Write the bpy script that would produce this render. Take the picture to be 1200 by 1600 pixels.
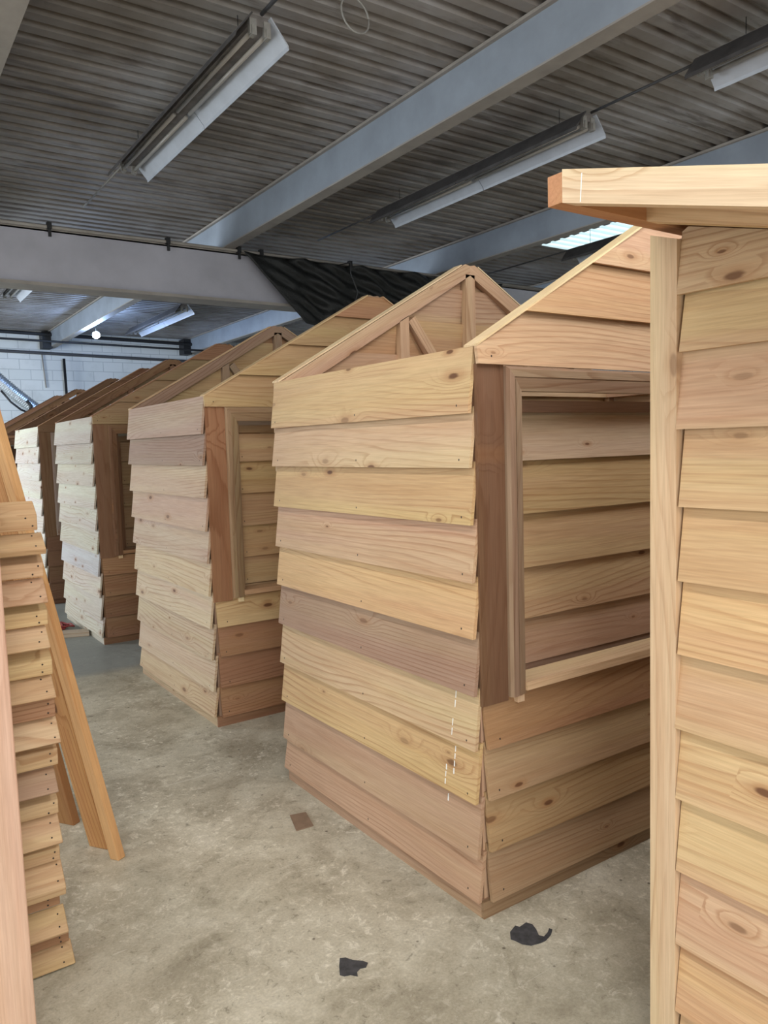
import bpy, math, random
from mathutils import Vector, Matrix
from math import sin, cos, pi, radians
random.seed(7)
S = bpy.context.scene
for o in list(bpy.data.objects): bpy.data.objects.remove(o)

# ---------------------------------------------------------------- camera
cam_d = bpy.data.cameras.new('camera'); cam = bpy.data.objects.new('camera', cam_d)
S.collection.objects.link(cam); S.camera = cam
RX = (0.82372585, -0.07234303, 0.56235416)   # world X expressed in (right, down, forward)
RY = (-0.56623055, -0.05370014, 0.82249575)
RZ = (-0.02930334, -0.99593312, -0.08519703)
CAM = Vector((-1.5548, -1.7753, 1.5))
M = Matrix(((RX[0], -RX[1], -RX[2], CAM.x), (RY[0], -RY[1], -RY[2], CAM.y), (RZ[0], -RZ[1], -RZ[2], CAM.z), (0, 0, 0, 1)))
cam.matrix_world = M
cam_d.sensor_fit = 'VERTICAL'; cam_d.sensor_height = 24.0; cam_d.lens = 24.0 * 1210 / 1600
cam_d.clip_start = 0.02; cam_d.clip_end = 100

# ---------------------------------------------------------------- light
S.view_settings.view_transform = 'Standard'; S.view_settings.look = 'None'
S.view_settings.gamma = 1.0; S.view_settings.use_curve_mapping = False
S.view_settings.exposure = 0.06
W = bpy.data.worlds.new('world'); S.world = W; W.use_nodes = True
W.node_tree.nodes['Background'].inputs[0].default_value = (0.80, 0.92, 1.0, 1)
W.node_tree.nodes['Background'].inputs[1].default_value = 1.8

def area(name, loc, aim, sx, sy, power, col):
    d = bpy.data.lights.new(name, 'AREA'); d.shape = 'RECTANGLE'; d.size = sx; d.size_y = sy
    d.energy = power; d.color = col
    o = bpy.data.objects.new(name, d); S.collection.objects.link(o)
    o.location = loc
    o.rotation_euler = (Vector(aim) - Vector(loc)).to_track_quat('-Z', 'Y').to_euler()
    return o
area('daylight_loading_door', (-2.2, -5.6, 2.0), (0.2, 1.0, 1.0), 4.4, 3.0, 150, (1.0, 0.95, 0.88))
area('daylight_side_door', (-6.1, 0.5, 2.0), (0.0, 0.8, 1.2), 4.0, 3.0, 60, (1.0, 0.96, 0.9))
area('daylight_far_side_door', (-6.1, 9.6, 2.0), (0.0, 11.5, 2.6), 5.0, 3.2, 640, (0.86, 0.94, 1.0))
# added lit tubes for brightness, unseen, in ceiling rows behind and beside the camera
ADDED_LIT = [(-1.95, -4.3, -1.9), (-1.95, -1.2, 1.2), (0.43, -3.25, -0.85), (2.97, -4.6, -2.2), (5.42, -2.4, 0.0)]
for lx, ly0, ly1 in ADDED_LIT:
    area('added_tube_light', (lx, (ly0 + ly1) / 2, 3.69), (lx, (ly0 + ly1) / 2, 0), 0.22, ly1 - ly0, 68 if lx > 0 else (62 if ly0 < -2 else 34), (1.0, 0.975, 0.95))

# ---------------------------------------------------------------- node helpers
def new_mat(name, rough=0.6, metal=0.0, spec=0.4):
    m = bpy.data.materials.new(name); m.use_nodes = True
    nt = m.node_tree; b = nt.nodes['Principled BSDF']
    b.inputs['Roughness'].default_value = rough; b.inputs['Metallic'].default_value = metal
    b.inputs['Specular IOR Level'].default_value = spec
    return m, nt, b
class N:
    def __init__(s, nt): s.nt = nt
    def n(s, t, **k):
        x = s.nt.nodes.new(t)
        for a, v in k.items(): setattr(x, a, v)
        return x
    def l(s, a, b): s.nt.links.new(a, b)
    def put(s, sock, v):
        if hasattr(v, 'is_output'): s.l(v, sock)
        else: sock.default_value = v
    def math(s, op, a, b=0.0, c=None):
        x = s.n('ShaderNodeMath', operation=op); s.put(x.inputs[0], a); s.put(x.inputs[1], b)
        if c is not None: s.put(x.inputs[2], c)
        return x.outputs[0]
    def vec(s, x, y, z):
        c = s.n('ShaderNodeCombineXYZ')
        for i, v in enumerate((x, y, z)): s.put(c.inputs[i], v)
        return c.outputs[0]
    def vmul(s, v, t):
        x = s.n('ShaderNodeVectorMath', operation='MULTIPLY'); s.put(x.inputs[0], v); x.inputs[1].default_value = t
        return x.outputs[0]
    def noise(s, v, scale=1.0, det=2.0, rough=0.5, dist=0.0):
        x = s.n('ShaderNodeTexNoise'); s.l(v, x.inputs['Vector']); x.inputs['Scale'].default_value = scale
        x.inputs['Detail'].default_value = det; x.inputs['Roughness'].default_value = rough
        x.inputs['Distortion'].default_value = dist
        return x.outputs[0]
    def rng(s, v, a, b, c=0.0, d=1.0, smooth=True):
        x = s.n('ShaderNodeMapRange'); x.interpolation_type = 'SMOOTHSTEP' if smooth else 'LINEAR'
        s.put(x.inputs[0], v)
        for i, t in enumerate((a, b, c, d)): s.put(x.inputs[i + 1], t)
        return x.outputs[0]
    def mix(s, f, a, b, mode='MIX'):
        x = s.n('ShaderNodeMix', data_type='RGBA', blend_type=mode)
        s.put(x.inputs[0], f); s.put(x.inputs[6], a); s.put(x.inputs[7], b)
        return x.outputs[2]
    def ramp(s, f, stops):
        x = s.n('ShaderNodeValToRGB'); e = x.color_ramp.elements
        e[0].position, e[0].color = stops[0][0], (*stops[0][1], 1)
        e[1].position, e[1].color = stops[-1][0], (*stops[-1][1], 1)
        for p, c in stops[1:-1]:
            q = e.new(p); q.color = (*c, 1)
        s.put(x.inputs[0], f); return x.outputs[0]
    def obj(s):
        g = s.n('ShaderNodeNewGeometry'); return g.outputs['Position']
    def bump(s, b, h, st, dist=0.01):
        x = s.n('ShaderNodeBump'); x.inputs['Strength'].default_value = st; x.inputs['Distance'].default_value = dist
        s.l(h, x.inputs['Height']); s.l(x.outputs[0], b.inputs['Normal'])

# cedar: grain coordinates and board tint come from attributes written when each board is cut
def cedar():
    m, nt, b = new_mat('cedar', 0.62, 0, 0.25); k = N(nt)
    g = k.n('ShaderNodeAttribute', attribute_name='gco').outputs['Vector']
    t = k.n('ShaderNodeAttribute', attribute_name='tint')
    sp = k.n('ShaderNodeSeparateXYZ'); k.l(g, sp.inputs[0]); x, y, z = sp.outputs
    # knots
    kv = k.vmul(g, (3.2, 8.5, 8.5))
    vo = k.n('ShaderNodeTexVoronoi', feature='F1', voronoi_dimensions='2D'); k.l(kv, vo.inputs['Vector']); vo.inputs['Scale'].default_value = 1.0
    d0 = vo.outputs['Distance']
    cs = k.n('ShaderNodeSeparateColor'); k.l(vo.outputs['Color'], cs.inputs[0])
    wob = k.noise(k.vmul(g, (14, 50, 50)), 1.0, 2, 0.6)
    d = k.math('ADD', k.math('DIVIDE', d0, k.rng(cs.outputs[1], 0.0, 1.0, 0.35, 1.15)), k.math('MULTIPLY', k.math('SUBTRACT', wob, 0.5), 0.07))
    has = k.math('LESS_THAN', cs.outputs[0], k.math('MULTIPLY', t.outputs['Alpha'], 0.7))
    # ring field
    n1 = k.noise(k.vmul(g, (0.55, 2.6, 2.6)), 1.0, 1, 0.4)
    n2 = k.noise(k.vmul(g, (1.5, 20.0, 20.0)), 1.0, 2, 0.5)
    pull = k.math('MULTIPLY', k.math('MULTIPLY', k.rng(d, 0.0, 0.48, 1.0, 0.0), 2.6), has)
    r = k.math('ADD', k.math('MULTIPLY', y, 44.0), k.math('ADD', k.math('MULTIPLY', n1, 15.0), k.math('MULTIPLY', n2, 1.3)))
    r = k.math('ADD', r, k.math('ADD', k.math('MULTIPLY', z, 20.0), pull))
    w = k.math('FRACT', r)
    late = k.rng(w, 0.55, 0.93)                 # slow rise then sharp drop: latewood line
    late = k.math('MULTIPLY', late, k.rng(w, 1.0, 0.93, 0.0, 1.0))
    fib = k.noise(k.vmul(g, (7, 210, 210)), 1.0, 2, 0.6)
    streak = k.noise(k.vmul(g, (1.1, 24, 24)), 1.0, 3, 0.6)
    blotch = k.noise(k.vmul(g, (2.2, 7, 7)), 1.0, 3, 0.55)
    base = t.outputs['Color']
    c = k.mix(k.math('MULTIPLY', late, k.rng(k.noise(k.vmul(g, (0.9, 5, 5)), 1.0, 2, 0.5), 0.38, 0.66, 0.05, 0.6)), base, k.mix(1.0, base, (0.55, 0.37, 0.26, 1), 'MULTIPLY'))
    c = k.mix(k.rng(streak, 0.35, 0.75, 0.0, 0.45), c, k.mix(1.0, base, (0.80, 0.66, 0.56, 1), 'MULTIPLY'))
    c = k.mix(k.rng(blotch, 0.5, 0.8, 0.0, 0.35), c, k.mix(1.0, base, (1.12, 1.12, 1.05, 1), 'MULTIPLY'))
    sap = k.noise(k.vmul(g, (0.35, 7, 7)), 1.0, 2, 0.5)
    c = k.mix(k.rng(sap, 0.40, 0.62), k.mix(1.0, c, (1.0, 0.94, 0.93, 1), 'MULTIPLY'), k.mix(1.0, c, (1.05, 1.06, 0.98, 1), 'MULTIPLY'))
    c = k.mix(1.0, c, k.ramp(fib, [(0.25, (0.86, 0.84, 0.82)), (0.7, (1.06, 1.06, 1.06))]), 'MULTIPLY')
    kk = k.math('MULTIPLY', k.rng(d, 0.05, 0.10, 1.0, 0.0), has)
    kring = k.math('MULTIPLY', k.math('MULTIPLY', k.rng(d, 0.08, 0.26, 0.45, 0.0), has), k.rng(cs.outputs[2], 0.0, 1.0, 0.4, 1.0))
    c = k.mix(kring, c, (0.34, 0.16, 0.065, 1))
    c = k.mix(k.math('MULTIPLY', kk, k.rng(cs.outputs[2], 0.0, 1.0, 0.35, 0.95)), c, (0.13, 0.055, 0.025, 1))
    k.l(c, b.inputs['Base Color'])
    k.bump(b, k.math('ADD', fib, k.math('MULTIPLY', late, 0.5)), 0.25, 0.002)
    return m

def flat(name, col, rough=0.6, metal=0.0, var=0.0, vs=6.0, spec=0.4):
    m, nt, b = new_mat(name, rough, metal, spec)
    if var:
        k = N(nt); n = k.noise(k.obj(), vs, 5, 0.6)
        lo = tuple(c * (1 - var) for c in col); hi = tuple(min(1, c * (1 + var)) for c in col)
        k.l(k.ramp(n, [(0.3, lo), (0.7, hi)]), b.inputs['Base Color'])
    else: b.inputs['Base Color'].default_value = (*col, 1)
    return m

def concrete_floor():
    m, nt, b = new_mat('worn_concrete', 0.55, 0, 0.35); k = N(nt); p = k.obj()
    big = k.noise(p, 0.55, 4, 0.55); mid = k.noise(p, 3.2, 7, 0.68, 0.6); fine = k.noise(p, 26, 8, 0.8, 0.6); wear = k.noise(p, 2.3, 3, 0.6); grit = k.noise(p, 120, 3, 0.6)
    c = k.ramp(mid, [(0.30, (0.29, 0.26, 0.195)), (0.48, (0.49, 0.45, 0.355)), (0.60, (0.60, 0.56, 0.455)), (0.8, (0.68, 0.64, 0.55))])
    c = k.mix(k.math('MULTIPLY', k.rng(fine, 0.51, 0.63, 0.0, 0.85), k.rng(wear, 0.42, 0.6, 0.3, 1.0)), c, (0.84, 0.80, 0.69, 1))
    c = k.mix(k.rng(fine, 0.45, 0.33, 0.0, 0.75), c, (0.15, 0.13, 0.095, 1))
    c = k.mix(k.rng(big, 0.42, 0.62, 0.0, 0.35), c, (0.33, 0.30, 0.225, 1))
    c = k.mix(1.0, c, k.ramp(grit, [(0.2, (0.80, 0.80, 0.79)), (0.8, (1.15, 1.15, 1.14))]), 'MULTIPLY')
    # scratches
    sc = k.noise(k.vmul(p, (1.2, 34, 1)), 1.4, 3, 0.5, 1.5)
    c = k.mix(k.rng(sc, 0.69, 0.73, 0.0, 0.35), c, (0.75, 0.73, 0.66, 1))
    vo = k.n('ShaderNodeTexVoronoi', feature='F1'); k.l(p, vo.inputs['Vector']); vo.inputs['Scale'].default_value = 16.0
    cs = k.n('ShaderNodeSeparateColor'); k.l(vo.outputs['Color'], cs.inputs[0])
    spot = k.math('MULTIPLY', k.rng(vo.outputs['Distance'], 0.06, 0.12, 1.0, 0.0), k.math('LESS_THAN', cs.outputs[0], 0.16))
    c = k.mix(k.math('MULTIPLY', spot, 0.75), c, (0.07, 0.055, 0.04, 1))
    # far bay slab is a cooler grey
    sp = k.n('ShaderNodeSeparateXYZ'); k.l(p, sp.inputs[0])
    c = k.mix(k.rng(sp.outputs[1], 3.55, 3.75, 0.0, 0.75), c, k.mix(mid, (0.15, 0.175, 0.18, 1), (0.30, 0.33, 0.33, 1)))
    k.l(c, b.inputs['Base Color'])
    k.l(k.rng(mid, 0.3, 0.7, 0.38, 0.62), b.inputs['Roughness'])
    k.bump(b, fine, 0.25, 0.004)
    return m

def block_wall():
    m, nt, b = new_mat('painted_block', 0.8, 0, 0.2); k = N(nt); p = k.obj()
    sp = k.n('ShaderNodeSeparateXYZ'); k.l(p, sp.inputs[0])
    v = k.vec(k.math('ADD', sp.outputs[0], sp.outputs[1]), sp.outputs[2], 0.0)
    br = k.n('ShaderNodeTexBrick'); k.l(v, br.inputs['Vector']); br.inputs['Scale'].default_value = 1.0
    br.inputs['Brick Width'].default_value = 0.4; br.inputs['Row Height'].default_value = 0.2
    br.inputs['Mortar Size'].default_value = 0.008; br.inputs['Mortar Smooth'].default_value = 0.3
    br.inputs['Color1'].default_value = (0.74, 0.76, 0.76, 1); br.inputs['Color2'].default_value = (0.69, 0.72, 0.72, 1)
    br.inputs['Mortar'].default_value = (0.50, 0.53, 0.54, 1)
    n = k.noise(p, 1.6, 6, 0.65)
    c = k.mix(k.rng(n, 0.5, 0.75, 0.0, 0.45), br.outputs[0], (0.42, 0.44, 0.44, 1))
    k.l(c, b.inputs['Base Color']); return m

def deck_mat():
    m, nt, b = new_mat('painted_steel_deck', 0.6, 0, 0.35); k = N(nt); p = k.obj()
    n = k.noise(p, 0.9, 5, 0.6); f = k.noise(k.vmul(p, (2, 12, 12)), 1.0, 4, 0.6)
    c = k.ramp(n, [(0.30, (0.19, 0.165, 0.14)), (0.5, (0.30, 0.275, 0.255)), (0.68, (0.42, 0.41, 0.42))])
    c = k.mix(k.rng(f, 0.5, 0.72, 0.0, 0.65), c, (0.09, 0.07, 0.055, 1))
    k.l(c, b.inputs['Base Color']); return m

CEDAR = cedar()
DARKNAIL = flat('nail_steel', (0.045, 0.035, 0.03), 0.5, 0.3)
FLOOR = concrete_floor(); BLOCK = block_wall(); DECK = deck_mat()
STEEL = flat('grey_painted_steel', (0.28, 0.32, 0.38), 0.5, 0.0, 0.14, 2.5)
GIRD = flat('lilac_grey_painted_girder', (0.45, 0.445, 0.50), 0.75, 0.0, 0.12, 2.0)
FLANGE = flat('tan_grey_steel', (0.33, 0.30, 0.27), 0.6, 0.0, 0.15, 4.0)
BLACKM = flat('black_metal', (0.02, 0.02, 0.022), 0.5)
DARKM = flat('dark_grey_metal', (0.07, 0.07, 0.075), 0.5)
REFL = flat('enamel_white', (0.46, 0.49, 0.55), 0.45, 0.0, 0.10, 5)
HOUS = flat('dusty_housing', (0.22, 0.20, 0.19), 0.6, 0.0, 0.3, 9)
DARKREFL = flat('dark_reflector', (0.075, 0.07, 0.07), 0.6, 0.0, 0.3, 9)  # near-black base colour for the left wing
TUBE = flat('unlit_tube_glass', (0.42, 0.40, 0.37), 0.3)
SOCK = flat('lampholder_grey', (0.30, 0.29, 0.27), 0.6, 0.0, 0.15, 30)
CHALK = flat('chalk', (0.85, 0.85, 0.82), 0.9)
TAR = flat('tar', (0.055, 0.055, 0.06), 0.7, 0.0, 0.4, 40)
CARD = flat('brown_cardboard', (0.25, 0.17, 0.115), 0.8, 0.0, 0.15, 20)
CORD = flat('red_cord', (0.28, 0.03, 0.03), 0.5)
FOIL = flat('crinkled_foil', (0.72, 0.75, 0.78), 0.28, 0.9, 0.2, 25)

def tarp_mat():
    m, nt, b = new_mat('black_plastic_sheet', 0.42, 0, 0.3); k = N(nt)
    n = k.noise(k.obj(), 5, 6, 0.7, 1.0)
    b.inputs['Base Color'].default_value = (0.016, 0.017, 0.017, 1)
    k.bump(b, n, 0.5, 0.03); return m
TARP = tarp_mat()
def sky_panel():
    m = bpy.data.materials.new('translucent_roof_panel'); m.use_nodes = True; nt = m.node_tree
    nt.nodes.remove(nt.nodes['Principled BSDF']); k = N(nt)
    t = k.n('ShaderNodeBsdfTranslucent'); t.inputs[0].default_value = (0.85, 0.97, 0.95, 1)
    k.l(t.outputs[0], nt.nodes['Material Output'].inputs[0]); return m
SKYP = sky_panel()
def emit(name, col, st):
    m, nt, b = new_mat(name); b.inputs['Emission Color'].default_value = (*col, 1); b.inputs['Emission Strength'].default_value = st
    b.inputs['Base Color'].default_value = (1, 1, 1, 1); return m
TLIT = emit('added_lit_tube', (1.0, 0.97, 0.93), 6)  # glow of the added tubes out of view
BULB = emit('lit_bulb', (0.55, 0.78, 1.0), 40)

# ---------------------------------------------------------------- mesh builder
class MB:
    def __init__(s): s.v, s.f, s.g, s.t, s.m, s.sm = [], [], [], [], [], []
    def add(s, verts, faces, g=None, tint=(0.5, 0.5, 0.5, 1), mi=0, smooth=False):
        o = len(s.v); s.v += [tuple(v) for v in verts]
        s.g += [tuple(x) for x in (g or verts)]; s.t += [tint] * len(verts)
        for f in faces: s.f.append([o + i for i in f]); s.m.append(mi); s.sm.append(smooth)
    def hexa(s, P, gax, tint=None, mi=0):
        """P: 8 corners (0-3 one end, 4-7 the other end, same order); grain runs 0 -> 4"""
        P = [Vector(p) for p in P]
        off = Vector((random.uniform(0, 60), random.uniform(0, 60), random.uniform(0, 60)))
        L = (P[4] - P[0]).length; a = (P[1] - P[0]).length; b = (P[3] - P[0]).length
        loc = [(0, 0, 0), (0, a, 0), (0, a, b), (0, 0, b), (L, 0, 0), (L, a, 0), (L, a, b), (L, 0, b)]
        s.add(P, [(0, 3, 2, 1), (4, 5, 6, 7), (0, 1, 5, 4), (1, 2, 6, 5), (2, 3, 7, 6), (3, 0, 4, 7)],
              [Vector(q) + off for q in loc], tint or (0.5, 0.5, 0.5, 0.3), mi)
    def box(s, lo, hi, gax='x', tint=None, mi=0):
        x0, y0, z0 = lo; x1, y1, z1 = hi
        if gax == 'x': P = [(x0, y0, z0), (x0, y0, z1), (x0, y1, z1), (x0, y1, z0)]; e = Vector((x1 - x0, 0, 0))
        elif gax == 'y': P = [(x0, y0, z0), (x0, y0, z1), (x1, y0, z1), (x1, y0, z0)]; e = Vector((0, y1 - y0, 0))
        else: P = [(x0, y0, z0), (x0, y1, z0), (x1, y1, z0), (x1, y0, z0)]; e = Vector((0, 0, z1 - z0))
        s.hexa(P + [tuple(Vector(p) + e) for p in P], gax, tint, mi)
    def bar(s, p0, p1, wdir, w, t, tint=None, mi=0, cut0=None, cut1=None):
        """bar from p0 to p1 (centre line), width w along wdir, thickness t"""
        p0, p1 = Vector(p0), Vector(p1); d = (p1 - p0).normalized(); wd = Vector(wdir); wd = (wd - d * wd.dot(d)).normalized(); td = d.cross(wd)
        P = []
        for p in (p0, p1):
            for a, b in ((-1, -1), (1, -1), (1, 1), (-1, 1)): P.append(p + wd * a * w / 2 + td * b * t / 2)
        s.hexa(P, 'x', tint, mi)
    def tube(s, pts, r, n=8, tint=None, mi=0, rad=None):
        pts = [Vector(p) for p in pts]; V = []; F = []; prev = None
        for i, p in enumerate(pts):
            d = (pts[min(i + 1, len(pts) - 1)] - pts[max(i - 1, 0)]).normalized()
            a = prev if prev is not None else (Vector((0, 0, 1)) if abs(d.z) < 0.9 else Vector((1, 0, 0)))
            a = (a - d * a.dot(d)).normalized(); prev = a; b = d.cross(a); rr = rad[i] if rad else r
            for j in range(n): V.append(p + a * cos(2 * pi * j / n) * rr + b * sin(2 * pi * j / n) * rr)
        for i in range(len(pts) - 1):
            for j in range(n): F.append((i * n + j, i * n + (j + 1) % n, (i + 1) * n + (j + 1) % n, (i + 1) * n + j))
        F.append(tuple(range(n))[::-1]); F.append(tuple((len(pts) - 1) * n + j for j in range(n)))
        s.add(V, F, None, tint or (0.5, 0.5, 0.5, 1), mi, True)
    def plate(s, poly, O, U, V, Nn, dist, t, tint, mi=0):
        """board cut to outline poly [(u,v)] in plane O+uU+vV; dist(v) = how far its face stands off along Nn; grain along u"""
        O, U, V, Nn = map(Vector, (O, U, V, Nn)); n = len(poly)
        off = Vector((random.uniform(0, 60), random.uniform(0, 60), random.uniform(0, 60)))
        fr = [O + U * u + V * v + Nn * dist(v) for u, v in poly]
        bk = [O + U * u + V * v + Nn * (dist(v) - t) for u, v in poly]
        g = [Vector((u, v, 0)) + off for u, v in poly] + [Vector((u, v, -t)) + off for u, v in poly]
        F = [tuple(range(n)), tuple(range(2 * n - 1, n - 1, -1))] + [(i, i + n, (i + 1) % n + n, (i + 1) % n) for i in range(n)]
        s.add(fr + bk, F, g, tint, mi)
    def build(s, name, mats, parent=None, **tags):
        me = bpy.data.meshes.new(name); me.from_pydata(s.v, [], s.f)
        if not isinstance(mats, (list, tuple)): mats = [mats]
        for m in mats: me.materials.append(m)
        for p, mi, sm in zip(me.polygons, s.m, s.sm): p.material_index = mi; p.use_smooth = sm
        a = me.attributes.new('gco', 'FLOAT_VECTOR', 'POINT'); a.data.foreach_set('vector', [c for g in s.g for c in g])
        a = me.attributes.new('tint', 'FLOAT_COLOR', 'POINT'); a.data.foreach_set('color', [c for g in s.t for c in g])
        me.update()
        import bmesh
        bm = bmesh.new(); bm.from_mesh(me); bmesh.ops.recalc_face_normals(bm, faces=bm.faces); bm.to_mesh(me); bm.free()
        o = bpy.data.objects.new(name, me); S.collection.objects.link(o)
        if parent: o.parent = parent; o.matrix_parent_inverse = Matrix.Translation(parent.location).inverted()
        for k_, v in tags.items(): o[k_] = v
        return o
def thing(name, loc, label, category, group=None):
    o = bpy.data.objects.new(name, None); S.collection.objects.link(o); o.location = loc; o.empty_display_size = 0.1
    o['label'] = label; o['category'] = category
    if group: o['group'] = group
    return o
def tag(o, label, category, group=None):
    o['label'] = label; o['category'] = category
    if group: o['group'] = group
    return o
def clip(poly, a, b, c):
    """keep the side a*u+b*v<=c"""
    out = []
    for i in range(len(poly)):
        p, q = poly[i], poly[(i + 1) % len(poly)]
        dp, dq = a * p[0] + b * p[1] - c, a * q[0] + b * q[1] - c
        if dp <= 0: out.append(p)
        if dp * dq < 0:
            t = dp / (dp - dq); out.append((p[0] + (q[0] - p[0]) * t, p[1] + (q[1] - p[1]) * t))
    return out

# ---------------------------------------------------------------- building shell
ZD = 3.95                                   # underside of the roof deck ribs
X0, X1, Y0, Y1 = -6.0, 9.0, -5.5, 14.9
def struct(o): o['kind'] = 'structure'; return o
b = MB(); b.box((X0 - 1, Y0 - 1, -0.12), (X1 + 0.2, Y1 + 0.2, 0)); struct(b.build('floor', FLOOR))
def deck(x0, x1, y0, y1, mat, name):
    pitch, h = 0.152, 0.045
    prof = []; y = y0
    while y < y1:
        prof += [(y, 0), (y + 0.078, 0), (y + 0.088, h), (y + 0.142, h)]; y += pitch
    prof.append((y, 0)); V = []; F = []; n = len(prof)
    for x in (x0, x1):
        for (yy, zz) in prof: V.append((x, yy, ZD + zz))
    for i in range(n - 1): F.append((i, i + 1, n + i + 1, n + i))
    mb = MB(); mb.add(V, F); return mb.build(name, mat)
SX0, SX1 = 5.80, 6.35
SYA = Y0 + 0.152 * 57; SYB = Y0 + 0.152 * 71
def roof():
    o = deck(X0, SX0, Y0, Y1, DECK, 'ceiling'); struct(o)
    o2 = deck(SX1, X1, Y0, Y1, DECK, 'ceiling'); struct(o2)
    o3 = deck(SX0, SX1, Y0, SYA - 0.001, DECK, 'ceiling'); struct(o3)
    o4 = deck(SX0, SX1, SYB, Y1, DECK, 'ceiling'); struct(o4)
    o5 = deck(SX0, SX1, SYA, SYB - 0.001, SKYP, 'window_1'); struct(o5)
roof()
def wall(name, lo, hi, holes, axis):
    """wall slab with rectangular door openings [(a0,a1,z1)] along the given axis"""
    mb = MB(); a0 = lo[1] if axis == 'y' else lo[0]; a1 = hi[1] if axis == 'y' else hi[0]
    cur = a0
    def seg(p, q, z0, z1):
        if axis == 'y': mb.box((lo[0], p, z0), (hi[0], q, z1))
        else: mb.box((p, lo[1], z0), (q, hi[1], z1))
    for (h0, h1, hz) in holes:
        seg(cur, h0, 0, hi[2]); seg(h0, h1, hz, hi[2]); cur = h1
    seg(cur, a1, 0, hi[2]); return struct(mb.build(name, BLOCK))
wall('wall_back', (X0, Y1, 0), (X1, Y1 + 0.2, 4.15), [], 'x')
wall('wall_right', (X1, Y0, 0), (X1 + 0.2, Y1, 4.15), [], 'y')
wall('wall_left', (X0 - 0.2, Y0, 0), (X0, Y1, 4.15), [(-1.6, 2.6, 3.4), (6.4, 11.6, 3.5)], 'y')
wall('wall_front', (X0, Y0 - 0.2, 0), (X1, Y0, 4.15), [(-4.6, 0.2, 3.5), (3.0, 6.5, 3.4)], 'x')

# ceiling beams (channels) resting on the girder
for i, bx in enumerate((-0.82, 1.855, 4.70, 7.5)):
    mb = MB(); z1, z0 = ZD - 0.004, 3.635
    mb.box((bx, Y0 + 0.01, z0 + 0.012), (bx + 0.012, Y1 - 0.01, z1), 'y')
    mb.box((bx - 0.001, Y0 + 0.01, z0), (bx + 0.115, Y1 - 0.01, z0 + 0.012), 'y', mi=1)
    mb.box((bx - 0.03, Y0 + 0.01, z1 - 0.02), (bx + 0.115, Y1 - 0.01, z1), 'y', mi=1)
    struct(mb.build('trim_%d' % (i + 1), [STEEL, FLANGE]))
# black bearing brackets where beams meet the back wall
for bx in (1.855, 4.70):
    mb = MB(); mb.box((bx - 0.16, Y1 - 0.3, 3.60), (bx + 0.02, Y1 - 0.005, ZD - 0.03))
    tag(mb.build('wall_bracket', BLACKM), 'black bracket at back wall under %s ceiling beam' % ('the middle' if bx < 3 else 'the right-hand'), 'bracket', 'beam brackets on the back wall')
# girder
mb = MB(); mb.box((X0 + 0.01, 6.1, 3.10), (X1 - 0.01, 6.14, 3.60)); mb.box((X0 + 0.01, 6.02, 3.07), (X1 - 0.01, 6.30, 3.10), mi=1)
mb.box((X0 + 0.01, 6.1, 3.585), (X1 - 0.01, 6.28, 3.625), mi=1)
struct(mb.build('trim_5', [GIRD, FLANGE]))
mb = MB(); mb.tube([(X0 + 0.02, 6.06, 3.62), (X1 - 0.02, 6.06, 3.62)], 0.016, 8)
tag(mb.build('steel_pipe', FLANGE), 'thin pipe running along the top edge of the big cross girder', 'pipe')
for i, cx_ in enumerate((0.121, 1.247, 2.02, 2.28, 3.42, 4.95)):
    mb = MB(); mb.box((cx_ - 0.02, 6.03, 3.60), (cx_ + 0.02, 6.085, 3.66)); mb.box((cx_ - 0.012, 6.035, 3.53), (cx_ + 0.014, 6.055, 3.61))
    names = ['leftmost black clamp on girder pipe', 'second black clamp from the left on girder pipe', 'black clamp on girder pipe at the corner of the tarp',
             'black clamp just right of the tarp corner', 'black clamp on girder pipe above middle of the tarp', 'black clamp on girder pipe above right part of the tarp']
    tag(mb.build('clamp', BLACKM), names[i], 'clamp', 'spring clamps on the girder pipe')

# black plastic sheet hanging from the girder pipe
def tarp():
    V, F, nx, nz = [], [], 70, 22
    top0, top1 = 2.03, 5.75
    for i in range(nx + 1):
        u = i / nx
        for j in range(nz + 1):
            w = j / nz
            xt = top0 + (top1 - top0) * u
            drop = 0.72 + 0.06 * sin(u * 9) - 0.10 * max(0, u - 0.7)
            xl = top0 + 0.70 * w * (1 - u) + (top1 - top0) * u; ed = min(1, u * 6)
            gather = math.exp(-((u - 0.43) / 0.12) ** 2)
            x = xl - gather * w * 0.10 * sin((u - 0.43) * 22)
            z = 3.60 - drop * w + 0.018 * sin(u * 40) * w * ed - 0.03 * abs(sin(u * pi * 5)) * (1 - w)
            y = 5.99 - 0.05 * w + ed * (0.05 * sin(u * 38 + w * 5.0) * (0.3 + w) * 0.8 + 0.03 * sin(u * 95 - w * 7) * (0.2 + w) + 0.03 * sin((u - w * 0.35) * 60))
            V.append((x, min(y, 6.045 if w < .2 else 6.03) - 0.03, z))
    for i in range(nx):
        for j in range(nz):
            a = i * (nz + 1) + j; F.append((a, a + 1, a + nz + 2, a + nz + 1))
    mb = MB(); mb.add(V, F, smooth=True)
    o = mb.build('tarp', TARP); m = o.modifiers.new('thick', 'SOLIDIFY'); m.thickness = 0.004
    return tag(o, 'black plastic tarp hanging in folds from the cross girder', 'tarp')
tarp()
mb = MB(); mb.tube([(3.27, 6.04, 3.60), (3.27, 5.80, 3.58), (3.25, 5.78, 3.45), (3.34, 5.78, 3.25), (3.27, 5.78, 3.05), (3.15, 5.78, 2.98)], 0.007, 6)
tag(mb.build('rope', DARKM), 'thin dark cord dangling in front of the black tarp', 'cord')

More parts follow.
